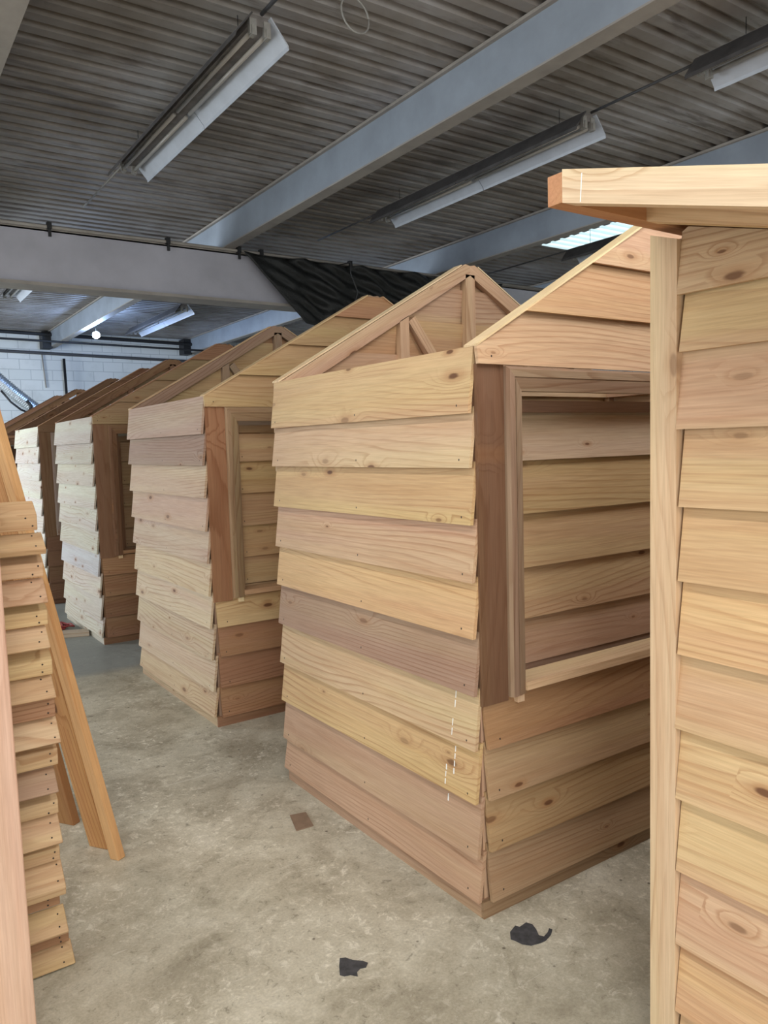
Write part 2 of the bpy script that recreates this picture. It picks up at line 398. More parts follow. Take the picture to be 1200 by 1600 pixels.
# ---------------------------------------------------------------- strip lights
def lamp(x, y0, y1, label, z=3.74, tube=None):
    r = thing('fluorescent_light', (x, y0, z), label, 'ceiling light', 'unlit fluorescent strip lights')
    L = y1 - y0
    mb = MB(); mb.box((x - 0.055, y0 + 0.03, z + 0.03), (x + 0.055, y1 - 0.03, z + 0.085), 'y'); mb.build('housing', HOUS, r)
    for s_, nm in ((-1, 'reflector'), (1, 'reflector')):
        mb = MB(); ym = y0 + L * 0.5
        for (a, c) in ((y0, ym - 0.004), (ym + 0.004, y1)):
            prof = [(0.05, 0.075), (0.15, -0.045), (0.155, -0.065), (0.160, -0.063), (0.156, -0.04), (0.056, 0.082)]
            V = [(x + s_ * p, yy, z + q) for yy in (a, c) for p, q in prof]; n = len(prof)
            F = [(i, (i + 1) % n, n + (i + 1) % n, n + i) for i in range(n)] + [tuple(range(n)), tuple(range(2 * n - 1, n - 1, -1))]
            mb.add(V, F)
        mb.build(nm, DARKREFL if s_ < 0 else REFL, r)
        for (a, c) in ((y0 + 0.05, ym - 0.03), (ym + 0.03, y1 - 0.05)):
            mb = MB(); mb.tube([(x + s_ * 0.042, a, z + 0.0), (x + s_ * 0.042, c, z + 0.0)], 0.013, 10); mb.build('tube', tube or TUBE, r)
    for yy in (y0 + 0.02, y1 - 0.045):
        for s_ in (-1, 1):
            mb = MB(); mb.box((x + s_ * 0.042 - 0.020, yy, z - 0.022), (x + s_ * 0.042 + 0.020, yy + 0.025, z + 0.06))
            mb.box((x + s_ * 0.042 - 0.012, yy - 0.012, z - 0.03), (x + s_ * 0.042 + 0.012, yy + 0.03, z + 0.02)); mb.build('lampholder', SOCK, r)
    for yy in (y0 + 0.3, y1 - 0.3):
        mb = MB(); mb.tube([(x, yy, z + 0.08), (x, yy, ZD + 0.002)], 0.0025, 6); mb.build('hanger_rod', BLACKM, r)
    return r
lamp(0.43, 2.15, 4.60, 'unlit strip light with pale reflector, nearest on the left of the ceiling')
lamp(2.97, 2.08, 4.72, 'unlit strip light between the two long ceiling beams')
lamp(2.97, -1.35, 1.22, 'unlit strip light cut off by the top right edge')
lamp(0.43, 7.75, 10.35, 'far strip light beyond the girder, at the left edge')
lamp(2.97, 10.25, 13.0, 'far strip light beyond the girder, right of the glowing bulb')
lamp(5.72, 2.2, 4.75, 'strip light under the bright translucent roof panel', z=3.68)
def pipe(pts, r, label, name='conduit', mat=DARKM):
    mb = MB(); mb.tube(pts, r, 8); return tag(mb.build(name, mat), label, 'conduit' if name == 'conduit' else name)
def lit():
    pos = ['behind the camera over the aisle', 'overhead just left of the camera above the stack', 'directly above the lean-to shed', 'behind the camera right of the aisle', 'right of the lean-to shed']
    for (x, a, c), w in zip(ADDED_LIT, pos): lamp(x, a, c, 'added unseen lit strip light ' + w, z=3.745, tube=TLIT)  # fixtures added out of view to brighten the room
lit()
pipe([(0.43, 4.60, 3.82), (0.43, 6.0, 3.83)], 0.008, 'thin conduit from the left strip light back to the girder', mat=SOCK)
pipe([(0.43, -0.80, 3.83), (0.43, 2.15, 3.82)], 0.011, 'dark conduit feeding near end of the left strip light')
pipe([(2.97, 1.22, 3.82), (2.97, 2.08, 3.82)], 0.010, 'dark conduit joining the two right-hand strip lights')
pipe([(2.97, 4.72, 3.82), (2.97, 6.0, 3.83)], 0.009, 'dark conduit from the middle strip light back toward the tarp')
pipe([(5.72, 4.75, 3.77), (5.72, 6.9, 3.77)], 0.009, 'dark conduit beyond the strip light under the roof panel')
# wire loop hanging from the deck
lc = Vector((0.80, 1.80, 3.86))
mb = MB(); mb.tube([lc + Vector((0.085 * cos(t), 0.02 * sin(t), -0.10 + 0.10 * sin(t))) for t in [i * pi / 10 for i in range(21)]], 0.005, 6)
tag(mb.build('wire_loop', SOCK), 'thin wire loop hanging from the ribbed ceiling near the top edge', 'wire')

# far wall services
YW = Y1
pipe([(X0 + .1, YW - 0.35, 3.875), (0.9, YW - 0.35, 3.87), (4.9, YW - 0.35, 3.80), (X1 - .1, YW - .35, 3.73)], 0.035, 'black sprinkler pipe along the back wall just below the beams', 'pipe', BLACKM)
pipe([(X0 + .1, YW - 0.06, 3.56), (0.9, YW - 0.06, 3.54), (4.9, YW - 0.06, 3.47), (X1 - .1, YW - .06, 3.40)], 0.03, 'lower dark pipe fixed across the white block wall', 'pipe')
pipe([(2.10, YW - 0.16, 3.42), (2.14, YW - 0.16, 0.0)], 0.026, 'black vertical pipe down the white block wall', 'pipe', BLACKM)
pipe([(1.72, YW - 0.03, 3.5), (1.76, YW - 0.03, 2.85)], 0.012, 'short rusty conduit drop on the block wall left of the black pipe', 'pipe', FLANGE)
pipe([(X0 + .1, 13.6, 3.61), (0.5, 13.6, 3.61), (4.2, 13.6, 3.56), (6.0, 13.6, 3.54)], 0.02, 'thin black pipe crossing under the far ceiling bay', 'pipe', BLACKM)
def bulb():
    x, y, z = 2.04, 12.0, 3.52
    r = thing('light_bulb', (x, y, z), 'glowing blue-white bulb hanging beneath the far ceiling', 'light bulb')
    mb = MB(); n = 12
    pts = [(x, y, z + 0.062 - 0.124 * i / 10) for i in range(11)]
    mb.tube(pts, 0.05, 14, rad=[max(0.004, 0.062 * math.sqrt(max(0, 1 - ((i - 5) / 5) ** 2))) for i in range(11)]); mb.build('bulb', BULB, r)
    mb = MB(); mb.tube([(x, y, z + 0.05), (x, y, ZD)], 0.009, 8); mb.build('stem', BLACKM, r)
    d = bpy.data.lights.new('bulb_glow', 'POINT'); d.energy = 75; d.color = (0.36, 0.56, 1.0); d.shadow_soft_size = 0.06
    l = bpy.data.objects.new('bulb_glow', d); S.collection.objects.link(l); l.location = (x, y - 0.05, z - 0.16)
bulb()
# silver flexible duct and its hanging cable
def duct():
    p0, p1 = Vector((0.35, 13.6, 3.25)), Vector((1.30, 13.6, 2.34)); pts = []; rad = []
    n = 70
    for i in range(n + 1):
        t = i / n; pts.append(p0.lerp(p1, t) + Vector((0, 0, -0.04 * sin(t * pi)))); rad.append(0.125 + (0.012 if i % 2 else -0.008))
    mb = MB(); mb.tube(pts, 0.1, 16, rad=rad)
    o = mb.build('flexible_duct', FOIL)
    for p in o.data.polygons: p.use_smooth = False
    tag(o, 'silver foil flexible duct slanting down by the white block wall', 'duct')
    mb = MB(); mb.tube([(0.70, 13.30, 2.66), (0.85, 13.30, 2.46), (1.0, 13.30, 2.33), (1.20, 13.40, 2.25)], 0.018, 8)
    tag(mb.build('cable', BLACKM), 'black cable sagging beside the silver duct', 'cable')
    mb = MB(); mb.tube([(1.13, 13.43, 2.50), (1.20, 13.43, 2.40), (1.16, 13.43, 2.28)], 0.03, 8)
    tag(mb.build('duct_strap', BLACKM), 'black strap hooked at the lower end of the silver duct', 'strap')
duct()

# ---------------------------------------------------------------- cedar boards: tints (wood colour; alpha = knottiness)
def T(r, g, b_, k=0.35): return (r, g, b_, k)
TAN = T(0.575, 0.41, 0.245); PALE = T(0.61, 0.46, 0.295); YEL = T(0.575, 0.41, 0.225, .75); PINK = T(0.57, 0.395, 0.265); MAUVE = T(0.385, 0.265, 0.19)
ORG = T(0.61, 0.41, 0.235); BRN = T(0.37, 0.215, 0.125); DRK = T(0.22, 0.125, 0.075); GREY = T(0.52, 0.41, 0.31); CREAM = T(0.74, 0.59, 0.39, .1)
def jit(t, a=0.05, **k_):
    f = 1 + random.uniform(-a, a); return (t[0] * f, t[1] * f * (1 + random.uniform(-a, a) * .4), t[2] * f * (1 + random.uniform(-a, a) * .6), t[3])
def shade(t, f): return (t[0] * f, t[1] * f, t[2] * f, t[3])

DT, DB, TH = 0.002, 0.028, 0.013
def lap_set(mb, O, U, Nn, u0, u1, edges, top, tints, cuts=(), nails=True, over=0.02, ends=0.004):
    """clapboards: edges = z of the lower edges from top to bottom, top = z of wall top"""
    tp = top
    for i, zb in enumerate(edges):
        zt = tp if i == 0 else edges[i - 1] + over
        if i == 0: zt = top
        h = zt - zb
        e0 = random.uniform(-ends, ends); e1 = random.uniform(-ends, ends)
        j = random.uniform(-0.002, 0.002)
        poly = [(u0 + e0, zb + j), (u1 + e1, zb - j), (u1 + e1, zt), (u0 + e0, zt)]
        for c in cuts: poly = clip(poly, *c)
        if len(poly) < 3: continue
        dist = lambda v, zb=zb, h=h: DT + (DB - DT) * (1 - (v - zb) / max(h, 0.1)) if h > 0.1 else DB - 0.12 * (v - zb)
        mb.plate(poly, O, U, (0, 0, 1), Nn, dist, TH, tints[i % len(tints)])
        if nails:
            for u in (u0 + 0.045, (u0 + u1) / 2 + 0.02, u1 - 0.05):
                for v in (zb + 0.025,):
                    uu = u + random.uniform(-.008, .008)
                    if all(a * uu + b_ * v < c_ - 0.02 for a, b_, c_ in cuts):
                        s_ = 0.0022
                        mb.plate([(uu - s_, v - s_ * 1.4), (uu + s_, v - s_ * 1.4), (uu + s_, v + s_ * 1.4), (uu - s_, v + s_ * 1.4)], O, U, (0, 0, 1), Nn, lambda q, d=dist(v): d + 0.0006, 0.001, (0.1, 0.1, 0.1, 0), 1)
WID, PK, EAVE, XP = 2.2, 2.40, 1.79, 1.10
SL = (PK - EAVE + 0.02) / XP                     # roof slope
SIDE_E = [1.59, 1.425, 1.25, 1.073, 0.900, 0.722, 0.545, 0.372, 0.195, 0.055]

def shed(y0, dep, label, side_t, front_t, gable_t, trim_t, case_t, frame_t, hatch_t, sill_t, clad=True, chalk=False, mirror=True, reveal=False):
    r = thing('wooden_shed', (WID / 2, y0 + dep / 2, 0), label, 'shed', 'lap-sided cedar sheds in a row')
    W_ = WID; y1 = y0 + dep
    wc = [CEDAR, DARKNAIL]
    # base
    mb = MB()
    bt = side_t[-1]
    mb.box((-0.012, y0, 0), (0.038, y1, 0.055), 'y', jit(shade(bt, .85))); mb.box((W_ - 0.038, y0, 0), (W_, y1, 0.055), 'y', jit(bt))
    mb.box((-0.012, y0 - 0.012, 0), (W_ + 0.012, y0, 0.055), 'x', jit(shade(front_t[-1], .8))); mb.box((0.038, y1 - 0.038, 0), (W_ - 0.038, y1, 0.055), 'x', jit(bt))
    mb.build('base_frame', CEDAR, r)
    # corner posts and plates
    for (px, py) in ((0.005, y0 + 0.005), (0.005, y1 - 0.043), (W_ - 0.043, y0 + 0.005), (W_ - 0.043, y1 - 0.043)):
        mb = MB(); mb.box((px, py, 0.055), (px + 0.038, py + 0.038, EAVE - 0.045), 'z', jit(frame_t)); mb.build('corner_post', CEDAR, r)
    for (lo, hi, ax) in (((0.004, y0 + 0.004, EAVE - 0.045), (0.064, y1 - 0.004, EAVE - 0.012), 'y'), ((W_ - 0.064, y0 + 0.004, EAVE - 0.045), (W_ - 0.004, y1 - 0.004, EAVE - 0.012), 'y'),
                         ((0.064, y0 + 0.004, EAVE - 0.045), (W_ - 0.064, y0 + 0.042, EAVE - 0.012), 'x'), ((0.064, y1 - 0.042, EAVE - 0.045), (W_ - 0.064, y1 - 0.004, EAVE - 0.012), 'x')):
        mb = MB(); mb.box(lo, hi, ax, jit(frame_t)); mb.build('top_plate', CEDAR, r)
    # side walls
    mb = MB(); lap_set(mb, (0, y1 + 0.01, 0), (0, -1, 0), (-1, 0, 0), 0, dep + 0.012, SIDE_E, EAVE, [jit(t, .04) for t in side_t]); sw = mb.build('side_siding', wc, r)
    mb = MB(); lap_set(mb, (W_, y0 - 0.002, 0), (0, 1, 0), (1, 0, 0), 0, dep + 0.012, SIDE_E, EAVE, [jit(t, .04) for t in side_t[::-1]], nails=False); mb.build('side_siding', wc, r)
    # front wall below the opening
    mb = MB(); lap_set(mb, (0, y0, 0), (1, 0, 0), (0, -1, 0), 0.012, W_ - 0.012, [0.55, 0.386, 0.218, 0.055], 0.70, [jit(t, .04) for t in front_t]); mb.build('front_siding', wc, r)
    rake = [(-SL, 1, EAVE - 0.0), (SL, 1, EAVE + SL * W_), (0, 1, PK - 0.012)]
    if clad:
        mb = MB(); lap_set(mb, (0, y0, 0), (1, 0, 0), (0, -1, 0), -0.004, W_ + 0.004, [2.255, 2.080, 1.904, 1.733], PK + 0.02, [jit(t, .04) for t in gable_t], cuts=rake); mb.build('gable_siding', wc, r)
    # back wall and back gable
    mb = MB(); e = [2.255, 2.080, 1.904] + [1.733] + SIDE_E[0:]
    e = [2.255, 2.085, 1.915, 1.745] + [1.745 - 0.172 * i for i in range(1, 10)] + [0.032]
    lap_set(mb, (W_, y1, 0), (-1, 0, 0), (0, 1, 0), 0, W_, e, PK + 0.02, [jit(t, .05) for t in (gable_t + side_t)], cuts=[(SL, 1, EAVE + SL * W_), (-SL, 1, EAVE), (0, 1, PK - 0.012)], nails=False)
    mb.build('back_siding', wc, r)
    # gable frames
    for yy in (y0 + 0.001, y1 - 0.039):
        if yy < y0 + 0.1 and not clad: pass
        for s_ in (1, -1):
            P = []
            xa, xb = (0.0, XP) if s_ > 0 else (W_, XP)
            ztop = lambda x_: EAVE + SL * (x_ if s_ > 0 else W_ - x_)
            w = 0.064 / cos(math.atan(SL))
            xl = xa + s_ * (w / SL) * 0.98
            a = [(xa, ztop(xa) - 0.003), (XP - s_ * 0.03, ztop(XP - s_ * 0.03) - 0.003), (XP, PK - 0.006), (XP, ztop(XP) - w), (xl, EAVE - 0.010)]
            n = len(a)
            tt = jit(frame_t); off = random.uniform(0, 50)
            th = math.atan(SL) * s_
            V = [(q[0], yy, q[1]) for q in a] + [(q[0], yy + 0.038, q[1]) for q in a]
            g = [(q[0] * cos(th) + q[1] * sin(th) + off, -q[0] * sin(th) + q[1] * cos(th), dz) for dz in (0, .038) for q in a]
            mb = MB(); mb.add(V, [tuple(range(n)), tuple(range(2 * n - 1, n - 1, -1))] + [(i, (i + 1) % n, (i + 1) % n + n, i + n) for i in range(n)], g, tt)
            mb.build('rafter', CEDAR, r)
            xs = 0.68 if s_ > 0 else W_ - 0.68
            mb = MB(); mb.hexa([(xs - .026, yy, EAVE - .012), (xs + .026, yy, EAVE - .012), (xs + .026, yy + .038, EAVE - .012), (xs - .026, yy + .038, EAVE - .012),
                                (xs - .026, yy, ztop(xs - .026) - w), (xs + .026, yy, ztop(xs + .026) - w), (xs + .026, yy + .038, ztop(xs + .026) - w), (xs - .026, yy + .038, ztop(xs - .026) - w)], 'z', jit(frame_t)); mb.build('stud', CEDAR, r)
            mb = MB(); mb.bar((xs + s_ * .045, yy + .019, ztop(xs) - w + .0), (xs + s_ * .285, yy + .019, EAVE + .005), (1, 0, 0), 0.048, 0.038, jit(frame_t)); mb.build('brace', CEDAR, r)
        mb = MB(); mb.box((XP - .018, yy + .003, PK - .052), (XP + .018, yy + .035, PK - .02), 'z', jit(frame_t)); mb.box((XP - .03, yy, EAVE - .012), (XP + .03, yy + .038, PK - 0.05), 'z', jit(frame_t)); mb.build('stud', CEDAR, r)
    # laths capping the slopes of both gables
    for (ya_, yb_) in ((y0 - 0.022, y0 + 0.040), (y1 - 0.040, y1 + 0.022)):
        for s_ in (1, -1):
            xa = -0.004 if s_ > 0 else W_ + 0.004; z_ = lambda x_: EAVE + SL * (x_ if s_ > 0 else W_ - x_)
            xb = XP - s_ * 0.055
            mb = MB(); mb.hexa([(xa, ya_, z_(xa)), (xa, ya_, z_(xa) + .007), (xa, yb_, z_(xa) + .007), (xa, yb_, z_(xa)), (xb, ya_, z_(xb)), (xb, ya_, z_(xb) + .007), (xb, yb_, z_(xb) + .007), (xb, yb_, z_(xb))], 'x', jit(sill_t))
            mb.build('rake_lath', CEDAR, r)
    # front trims
    ZT0, ZT1 = 0.686, 1.735
    for s_ in (0, 1):
        f = (lambda a: a) if not s_ else (lambda a: W_ - a)
        lo_, hi_ = sorted((f(-0.002), f(0.106)))
        mb = MB(); mb.box((lo_, y0 - 0.014, ZT0), (hi_, y0 + 0.004, ZT1), 'z', jit(trim_t, .03)); mb.build('corner_trim', CEDAR, r)
        mb = MB()  # moulded casing, mitred at the head
        a0, a1 = f(0.106), f(0.172)
        zt0, zt1 = ZT1 - 0.004, 1.656
        tt = jit(case_t, .03)
        def cas(u0, u1, d0, d1):
            xx0, xx1 = a0 + (a1 - a0) * u0, a0 + (a1 - a0) * u1
            ht = lambda u: zt0 + (zt1 - zt0) * u
            mb.hexa([(xx0, y0 + .004, ZT0 + .012), (xx0, y0 - d0, ZT0 + .012), (xx1, y0 - d1, ZT0 + .012), (xx1, y0 + .004, ZT0 + .012),
                     (xx0, y0 + .004, ht(u0)), (xx0, y0 - d0, ht(u0)), (xx1, y0 - d1, ht(u1)), (xx1, y0 + .004, ht(u1))], 'z', tt)
        cas(0, .12, .024, .034); cas(.12, .42, .034, .034); cas(.42, .52, .030, .030); cas(.52, 1, .033, .024)
        mb.build('casing', CEDAR, r)
        mb = MB(); lo_, hi_ = sorted((f(0.138), f(0.166))); mb.box((lo_, y0 - .024, ZT0 - .012), (hi_, y0 + .004, ZT0 + .012), 'z', jit(CREAM)); mb.build('casing_foot', CEDAR, r)
    mb = MB(); tt = jit(case_t, .03); zt0, zt1 = ZT1 - 0.004, 1.656
    def hd(u0, u1, d0, d1):
        a, c_ = 0.106 + .066 * u0, 0.106 + .066 * u1; z_a, z_c = zt0 + (zt1 - zt0) * u0, zt0 + (zt1 - zt0) * u1
        mb.hexa([(a, y0 + .004, z_a), (a, y0 - d0, z_a), (c_, y0 - d1, z_c), (c_, y0 + .004, z_c),
                 (W_ - a, y0 + .004, z_a), (W_ - a, y0 - d0, z_a), (W_ - c_, y0 - d1, z_c), (W_ - c_, y0 + .004, z_c)], 'x', tt)
    hd(0, .12, .024, .034); hd(.12, .42, .034, .034); hd(.42, .52, .030, .030); hd(.52, 1, .033, .024)
    mb.build('head_casing', CEDAR, r)
    # jambs
    for xa in (0.172, W_ - 0.172 - 0.02):
        mb = MB(); mb.box((xa - (0.0 if xa < 1 else 0), y0 + 0.006, 0.70), (xa + 0.02, y0 + 0.085, 1.66), 'z', jit(case_t)); mb.build('jamb', CEDAR, r)
    mb = MB(); mb.box((0.172, y0 + 0.006, 1.665), (W_ - 0.172, y0 + 0.075, 1.69), 'x', jit(CREAM)); mb.build('head_jamb', CEDAR, r)
    mb = MB(); mb.box((0.172, y0 - 0.032, 0.708), (W_ - 0.172, y0 + 0.07, 0.735), 'x', jit(sill_t)); mb.build('sill', CEDAR, r)
    # hatch: a lap-sided shutter set back in the opening
    h = MB(); yh = y0 + 0.125
    lap_set(h, (0, yh, 0), (1, 0, 0), (0, -1, 0), 0.20, W_ - 0.20, [1.437, 1.257, 1.075, 0.900, 0.745], 1.60, [jit(t, .04) for t in hatch_t])
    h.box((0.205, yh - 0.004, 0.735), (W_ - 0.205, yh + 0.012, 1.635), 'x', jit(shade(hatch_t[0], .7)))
    hs = h.build('hatch', wc, r)
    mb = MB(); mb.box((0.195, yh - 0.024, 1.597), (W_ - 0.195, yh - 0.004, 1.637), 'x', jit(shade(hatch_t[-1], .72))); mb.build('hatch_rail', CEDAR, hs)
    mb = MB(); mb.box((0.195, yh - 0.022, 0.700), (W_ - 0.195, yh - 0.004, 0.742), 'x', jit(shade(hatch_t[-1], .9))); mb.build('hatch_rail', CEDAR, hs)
    if reveal:
        for xa in (0.195, W_ - 0.235):
            mb = MB(); mb.box((xa, yh - 0.034, 0.742), (xa + 0.035, yh - 0.004, 1.597), 'z', jit(case_t)); mb.build('hatch_stile', CEDAR, hs)
    if chalk:
        for (yy, z0, z1, n) in ((y0 + 0.105, 0.71, 0.65, 2), (y0 + 0.11, 0.62, 0.56, 2), (y0 + 0.112, 0.525, 0.43, 4), (y0 + 0.150, 0.455, 0.385, 3), (y0 + .155, .35, .32, 1)):
            mb = MB()
            for i in range(n):
                a = z0 + (z1 - z0) * i / n; c_ = z0 + (z1 - z0) * (i + .75) / n
                mb.plate([(yy + random.uniform(-.003, .003) + 0, c_), (yy + .004, c_), (yy + .005, a), (yy + .001, a)], (0, 0, 0), (0, 1, 0), (0, 0, 1), (-1, 0, 0), lambda v: board_off(v) + 0.0012, 0.001, (1, 1, 1, 0))
            mb.build('chalk_mark', CHALK, sw, label='white chalk dashes')
    return r
def board_off(v):
    e = SIDE_E
    for i, zb in enumerate(e):
        if v >= zb - 0.0001:
            h = (e[i - 1] + 0.02 if i else EAVE) - zb
            return DT + (DB - DT) * (1 - (v - zb) / h)
    return DB

shed(0.0, 1.31, 'golden lap-sided cedar shed with open roof frame, nearest whole shed in the row',
     [TAN, PALE, YEL, PINK, ORG, MAUVE, PALE, YEL, shade(PINK, .85), shade(PINK, .88)],
     [BRN, shade(TAN, .75), shade(YEL, .72), shade(TAN, .68)], [PINK, shade(PINK, .95), shade(ORG, .92), PINK], shade(DRK, .78), T(.29, .20, .14, .4), PINK,
     [GREY, shade(YEL, .78), shade(TAN, .85), shade(TAN, .85), shade(MAUVE, 1.1)], CREAM, chalk=True)
shed(2.15, 1.31, 'cedar shed with orange-brown corner board, second in the row behind the golden one',
     [T(.42,.31,.235,.3), T(.33,.235,.175,.3), T(.50,.38,.275), T(.48,.35,.26), T(.49,.37,.28), T(.54,.42,.30,.5), T(.56,.45,.33,.6), T(.50,.40,.29,.5), T(.52,.41,.30,.6), T(.50,.37,.25)],
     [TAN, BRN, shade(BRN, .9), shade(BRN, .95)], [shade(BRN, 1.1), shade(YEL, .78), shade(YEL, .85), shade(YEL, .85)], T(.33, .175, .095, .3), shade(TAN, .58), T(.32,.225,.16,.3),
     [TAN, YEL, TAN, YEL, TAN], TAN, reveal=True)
shed(4.45, 1.27, 'brightly lit pale-sided cedar shed, third in the row, reddish brown front trim',
     [T(.46,.43,.375,.7), T(.45,.42,.37,.7), T(.49,.45,.39,.7), T(.50,.47,.41,.8), T(.49,.46,.40,.8), T(.47,.44,.385,.6), T(.47,.475,.48,.7), T(.50,.46,.40,.6), T(.49,.46,.40,.8), T(.49,.46,.41,.7)],  # bright light on the side boards is put into these pale tints
     [BRN, shade(BRN, .85), shade(BRN, .7), shade(BRN, .7)], [shade(BRN, .8), shade(TAN, .5), shade(TAN, .55), shade(TAN, .6)], shade(BRN, .62), shade(BRN, .6), shade(BRN, .7),  # brown front, with shade between the sheds put into the darker tints
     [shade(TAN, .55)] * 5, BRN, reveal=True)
shed(6.53, 1.27, 'far shed with shaded dark front and brightly lit whitish side boards, fourth in the row',
     [T(.56, .54, .50, .8), T(.54, .52, .48, .8)] * 5,  # whitish because strong side light is painted into the boards
     [DRK, DRK, DRK, DRK], [DRK, shade(BRN, .7), DRK, DRK], DRK, T(.40, .33, .29, .2), DRK, [DRK] * 5, BRN)  # dark brown front, shade from the shed before it put into the tints
shed(9.45, 1.27, 'farthest shed with bare rafters against the white block wall',
     [T(.60, .58, .52, .6)] * 10, [DRK] * 4, [DRK] * 4, DRK, DRK, shade(BRN, .9), [DRK] * 5, DRK, clad=False)

# ---------------------------------------------------------------- foreground lean-to shed on the right
def lean_to():
    r = thing('lean_to_shed', (1.0, -1.55, 0), 'pale cedar lean-to shed with sloping roof frame at the right edge', 'shed')
    ya, yb, W_ = -0.70, -2.45, 2.0
    wc = [CEDAR, DARKNAIL]
    roofz = lambda y: 1.972 + 0.28 * (y + 0.70)          # underside of the roof rafters
    edges = [1.813, 1.686, 1.516, 1.344, 1.175, 1.003, 0.831, 0.662, 0.485, 0.305, 0.135, 0.03]
    tints = [jit(t, .03) for t in (shade(PINK, .93), TAN, PINK, TAN, YEL, ORG, TAN, TAN, TAN, PINK, ORG, TAN)]
    mb = MB(); L = ya - yb
    # u runs toward the camera: y = ya - u
    cuts = [(0.28, 1, roofz(ya) - 0.006), (-0.6, 1, 1.945)]
    ex = [1.813 + 0] + edges[1:]
    for i, zb in enumerate(edges):
        pass
    lap_set(mb, (0, ya, 0), (0, -1, 0), (-1, 0, 0), 0.012, L, edges, 1.99, tints, cuts=cuts, nails=False)
    mb.build('side_siding', wc, r)
    mb = MB(); lap_set(mb, (W_, yb, 0), (0, 1, 0), (1, 0, 0), 0.0, L, edges, 1.99, tints[::-1], cuts=[(-0.28, 1, roofz(yb) - 0.006)], nails=False); mb.build('side_siding', wc, r)
    mb = MB(); lap_set(mb, (0, ya + 0.03, 0), (1, 0, 0), (0, 1, 0), 0.04, W_, [1.84 - .172 * i for i in range(11)], 1.95, tints, nails=False); mb.build('back_siding', wc, r)
    mb = MB(); lap_set(mb, (0, yb, 0), (1, 0, 0), (0, -1, 0), 0.0, W_, [1.33 - .172 * i for i in range(8)], 1.44, tints, nails=False); mb.build('front_siding', wc, r)
    mb = MB(); mb.hexa([(-.026, -.709, 0), (-.026, -.640, 0), (.014, -.640, 0), (.014, -.709, 0), (-.026, -.709, 1.934), (-.026, -.640, 1.957), (.014, -.640, 1.957), (.014, -.709, 1.934)], 'z', T(0.62, 0.475, 0.315, .3)); mb.build('corner_trim', CEDAR, r, label='pale upright corner post')
    for (x, y) in ((0.005, yb + .003), (W_ - .043, yb + .003), (W_ - .043, ya - .041), (0.016, ya - .045)):
        mb = MB(); mb.box((x, y, 0), (x + .038, y + .038, roofz(y) - .01), 'z', jit(TAN)); mb.build('corner_post', CEDAR, r)
    # roof frame: sloping rafters, end boards, deck
    def rafter(x0, x1, h, name, t, y_s=-0.690, y_e=-2.75, lift=0.0):
        P = []
        for y in (y_s, y_e):
            zb_ = roofz(y) + lift
            P += [(x0, y, zb_), (x0, y, zb_ + h), (x1, y, zb_ + h), (x1, y, zb_)]
        mb = MB(); mb.hexa(P, 'x', t); return mb.build(name, CEDAR, r)
    rf = T(0.72, 0.60, 0.42, .12)
    f = rafter(-0.367, -0.329, 0.064, 'fascia', rf, lift=-0.010)
    rafter(W_ + .329, W_ + .367, 0.064, 'fascia', rf, lift=-0.010)
    for x in (-0.106, 0.5, 1.1, 1.7, 2.1): rafter(x, x + .038, 0.047, 'rafter', jit(T(.64, .47, .28, .2)), lift=-0.010)
    mb = MB(); mb.box((-0.367, -0.690, 1.966), (W_ + .367, -0.652, 2.024), 'x', jit(T(.48, .25, .13, .3))); mb.build('roof_end_board', CEDAR, r, label='reddish brown board across the high end of the roof')
    z = roofz(-2.75); mb = MB(); mb.box((-0.367, -2.788, z - .01), (W_ + .367, -2.75, z + .054), 'x', jit(TAN)); mb.build('roof_end_board', CEDAR, r)
    # roof boards over the rafters
    mb = MB(); n = 12
    for i in range(n):
        ys, ye = -0.692 - (2.056) * i / n, -0.692 - 2.056 * (i + 1) / n + .003
        P = []
        for x in (-0.328, W_ + .328):
            P += [(x, ys, roofz(ys) + .040), (x, ys, roofz(ys) + .050), (x, ye, roofz(ye) + .050), (x, ye, roofz(ye) + .040)]
        mb.hexa(P, 'x', jit(PALE))
    mb.build('roof_boards', CEDAR, r)
    # chalk tick
    mb = MB(); y_ = -0.735
    mb.plate([(y_, roofz(y_) - .008), (y_ - .002, roofz(y_) - .008), (y_ - .006, roofz(y_) + .045), (y_ - .004, roofz(y_) + .045)], (-.367, 0, 0), (0, 1, 0), (0, 0, 1), (-1, 0, 0), lambda v: .0008, .0005, (1, 1, 1, 0))
    mb.build('chalk_mark', CHALK, f)
lean_to()

# ---------------------------------------------------------------- left foreground: stack of nailed boards
heights = [(1.375, 1.336, 1.287), (1.284, 1.242, 1.222), (1.224, 1.197, 1.153), (1.156, 1.090, 1.083), (1.083, 1.059, 1.013), (1.022, 0.960, 0.952),
           (0.951, 0.914, 0.866), (0.873, 0.813, 0.806), (0.819, 0.804, 0.741), (0.747, 0.680, 0.672), (0.680, 0.650, 0.597), (0.611, 0.536, 0.528),
           (0.528, 0.498, 0.452), (0.451, 0.383, 0.375), (0.379, 0.356, 0.311), (0.311, 0.250, 0.219), (0.226, 0.214, 0.176), (0.170, 0.112, 0.100),
           (0.098, 0.086, 0.055), (0.060, 0.008, 0.0)]
xr = [-1.127, -1.121, -1.121, -1.122, -1.124, -1.120, -1.116, -1.119, -1.114, -1.116, -1.120, -1.123, -1.126, -1.129, -1.133, -1.128, -1.140, -1.126, -1.126, -1.112]
ordn = ['topmost', 'second from top', 'third from top', 'fourth from top', 'fifth from top', 'sixth from top', 'seventh from top', 'eighth from top', 'ninth from top', 'tenth from top',
        'tenth from bottom', 'ninth from bottom', 'eighth from bottom', 'seventh from bottom', 'sixth from bottom', 'fifth from bottom', 'fourth from bottom', 'third from bottom', 'second from bottom', 'bottommost']
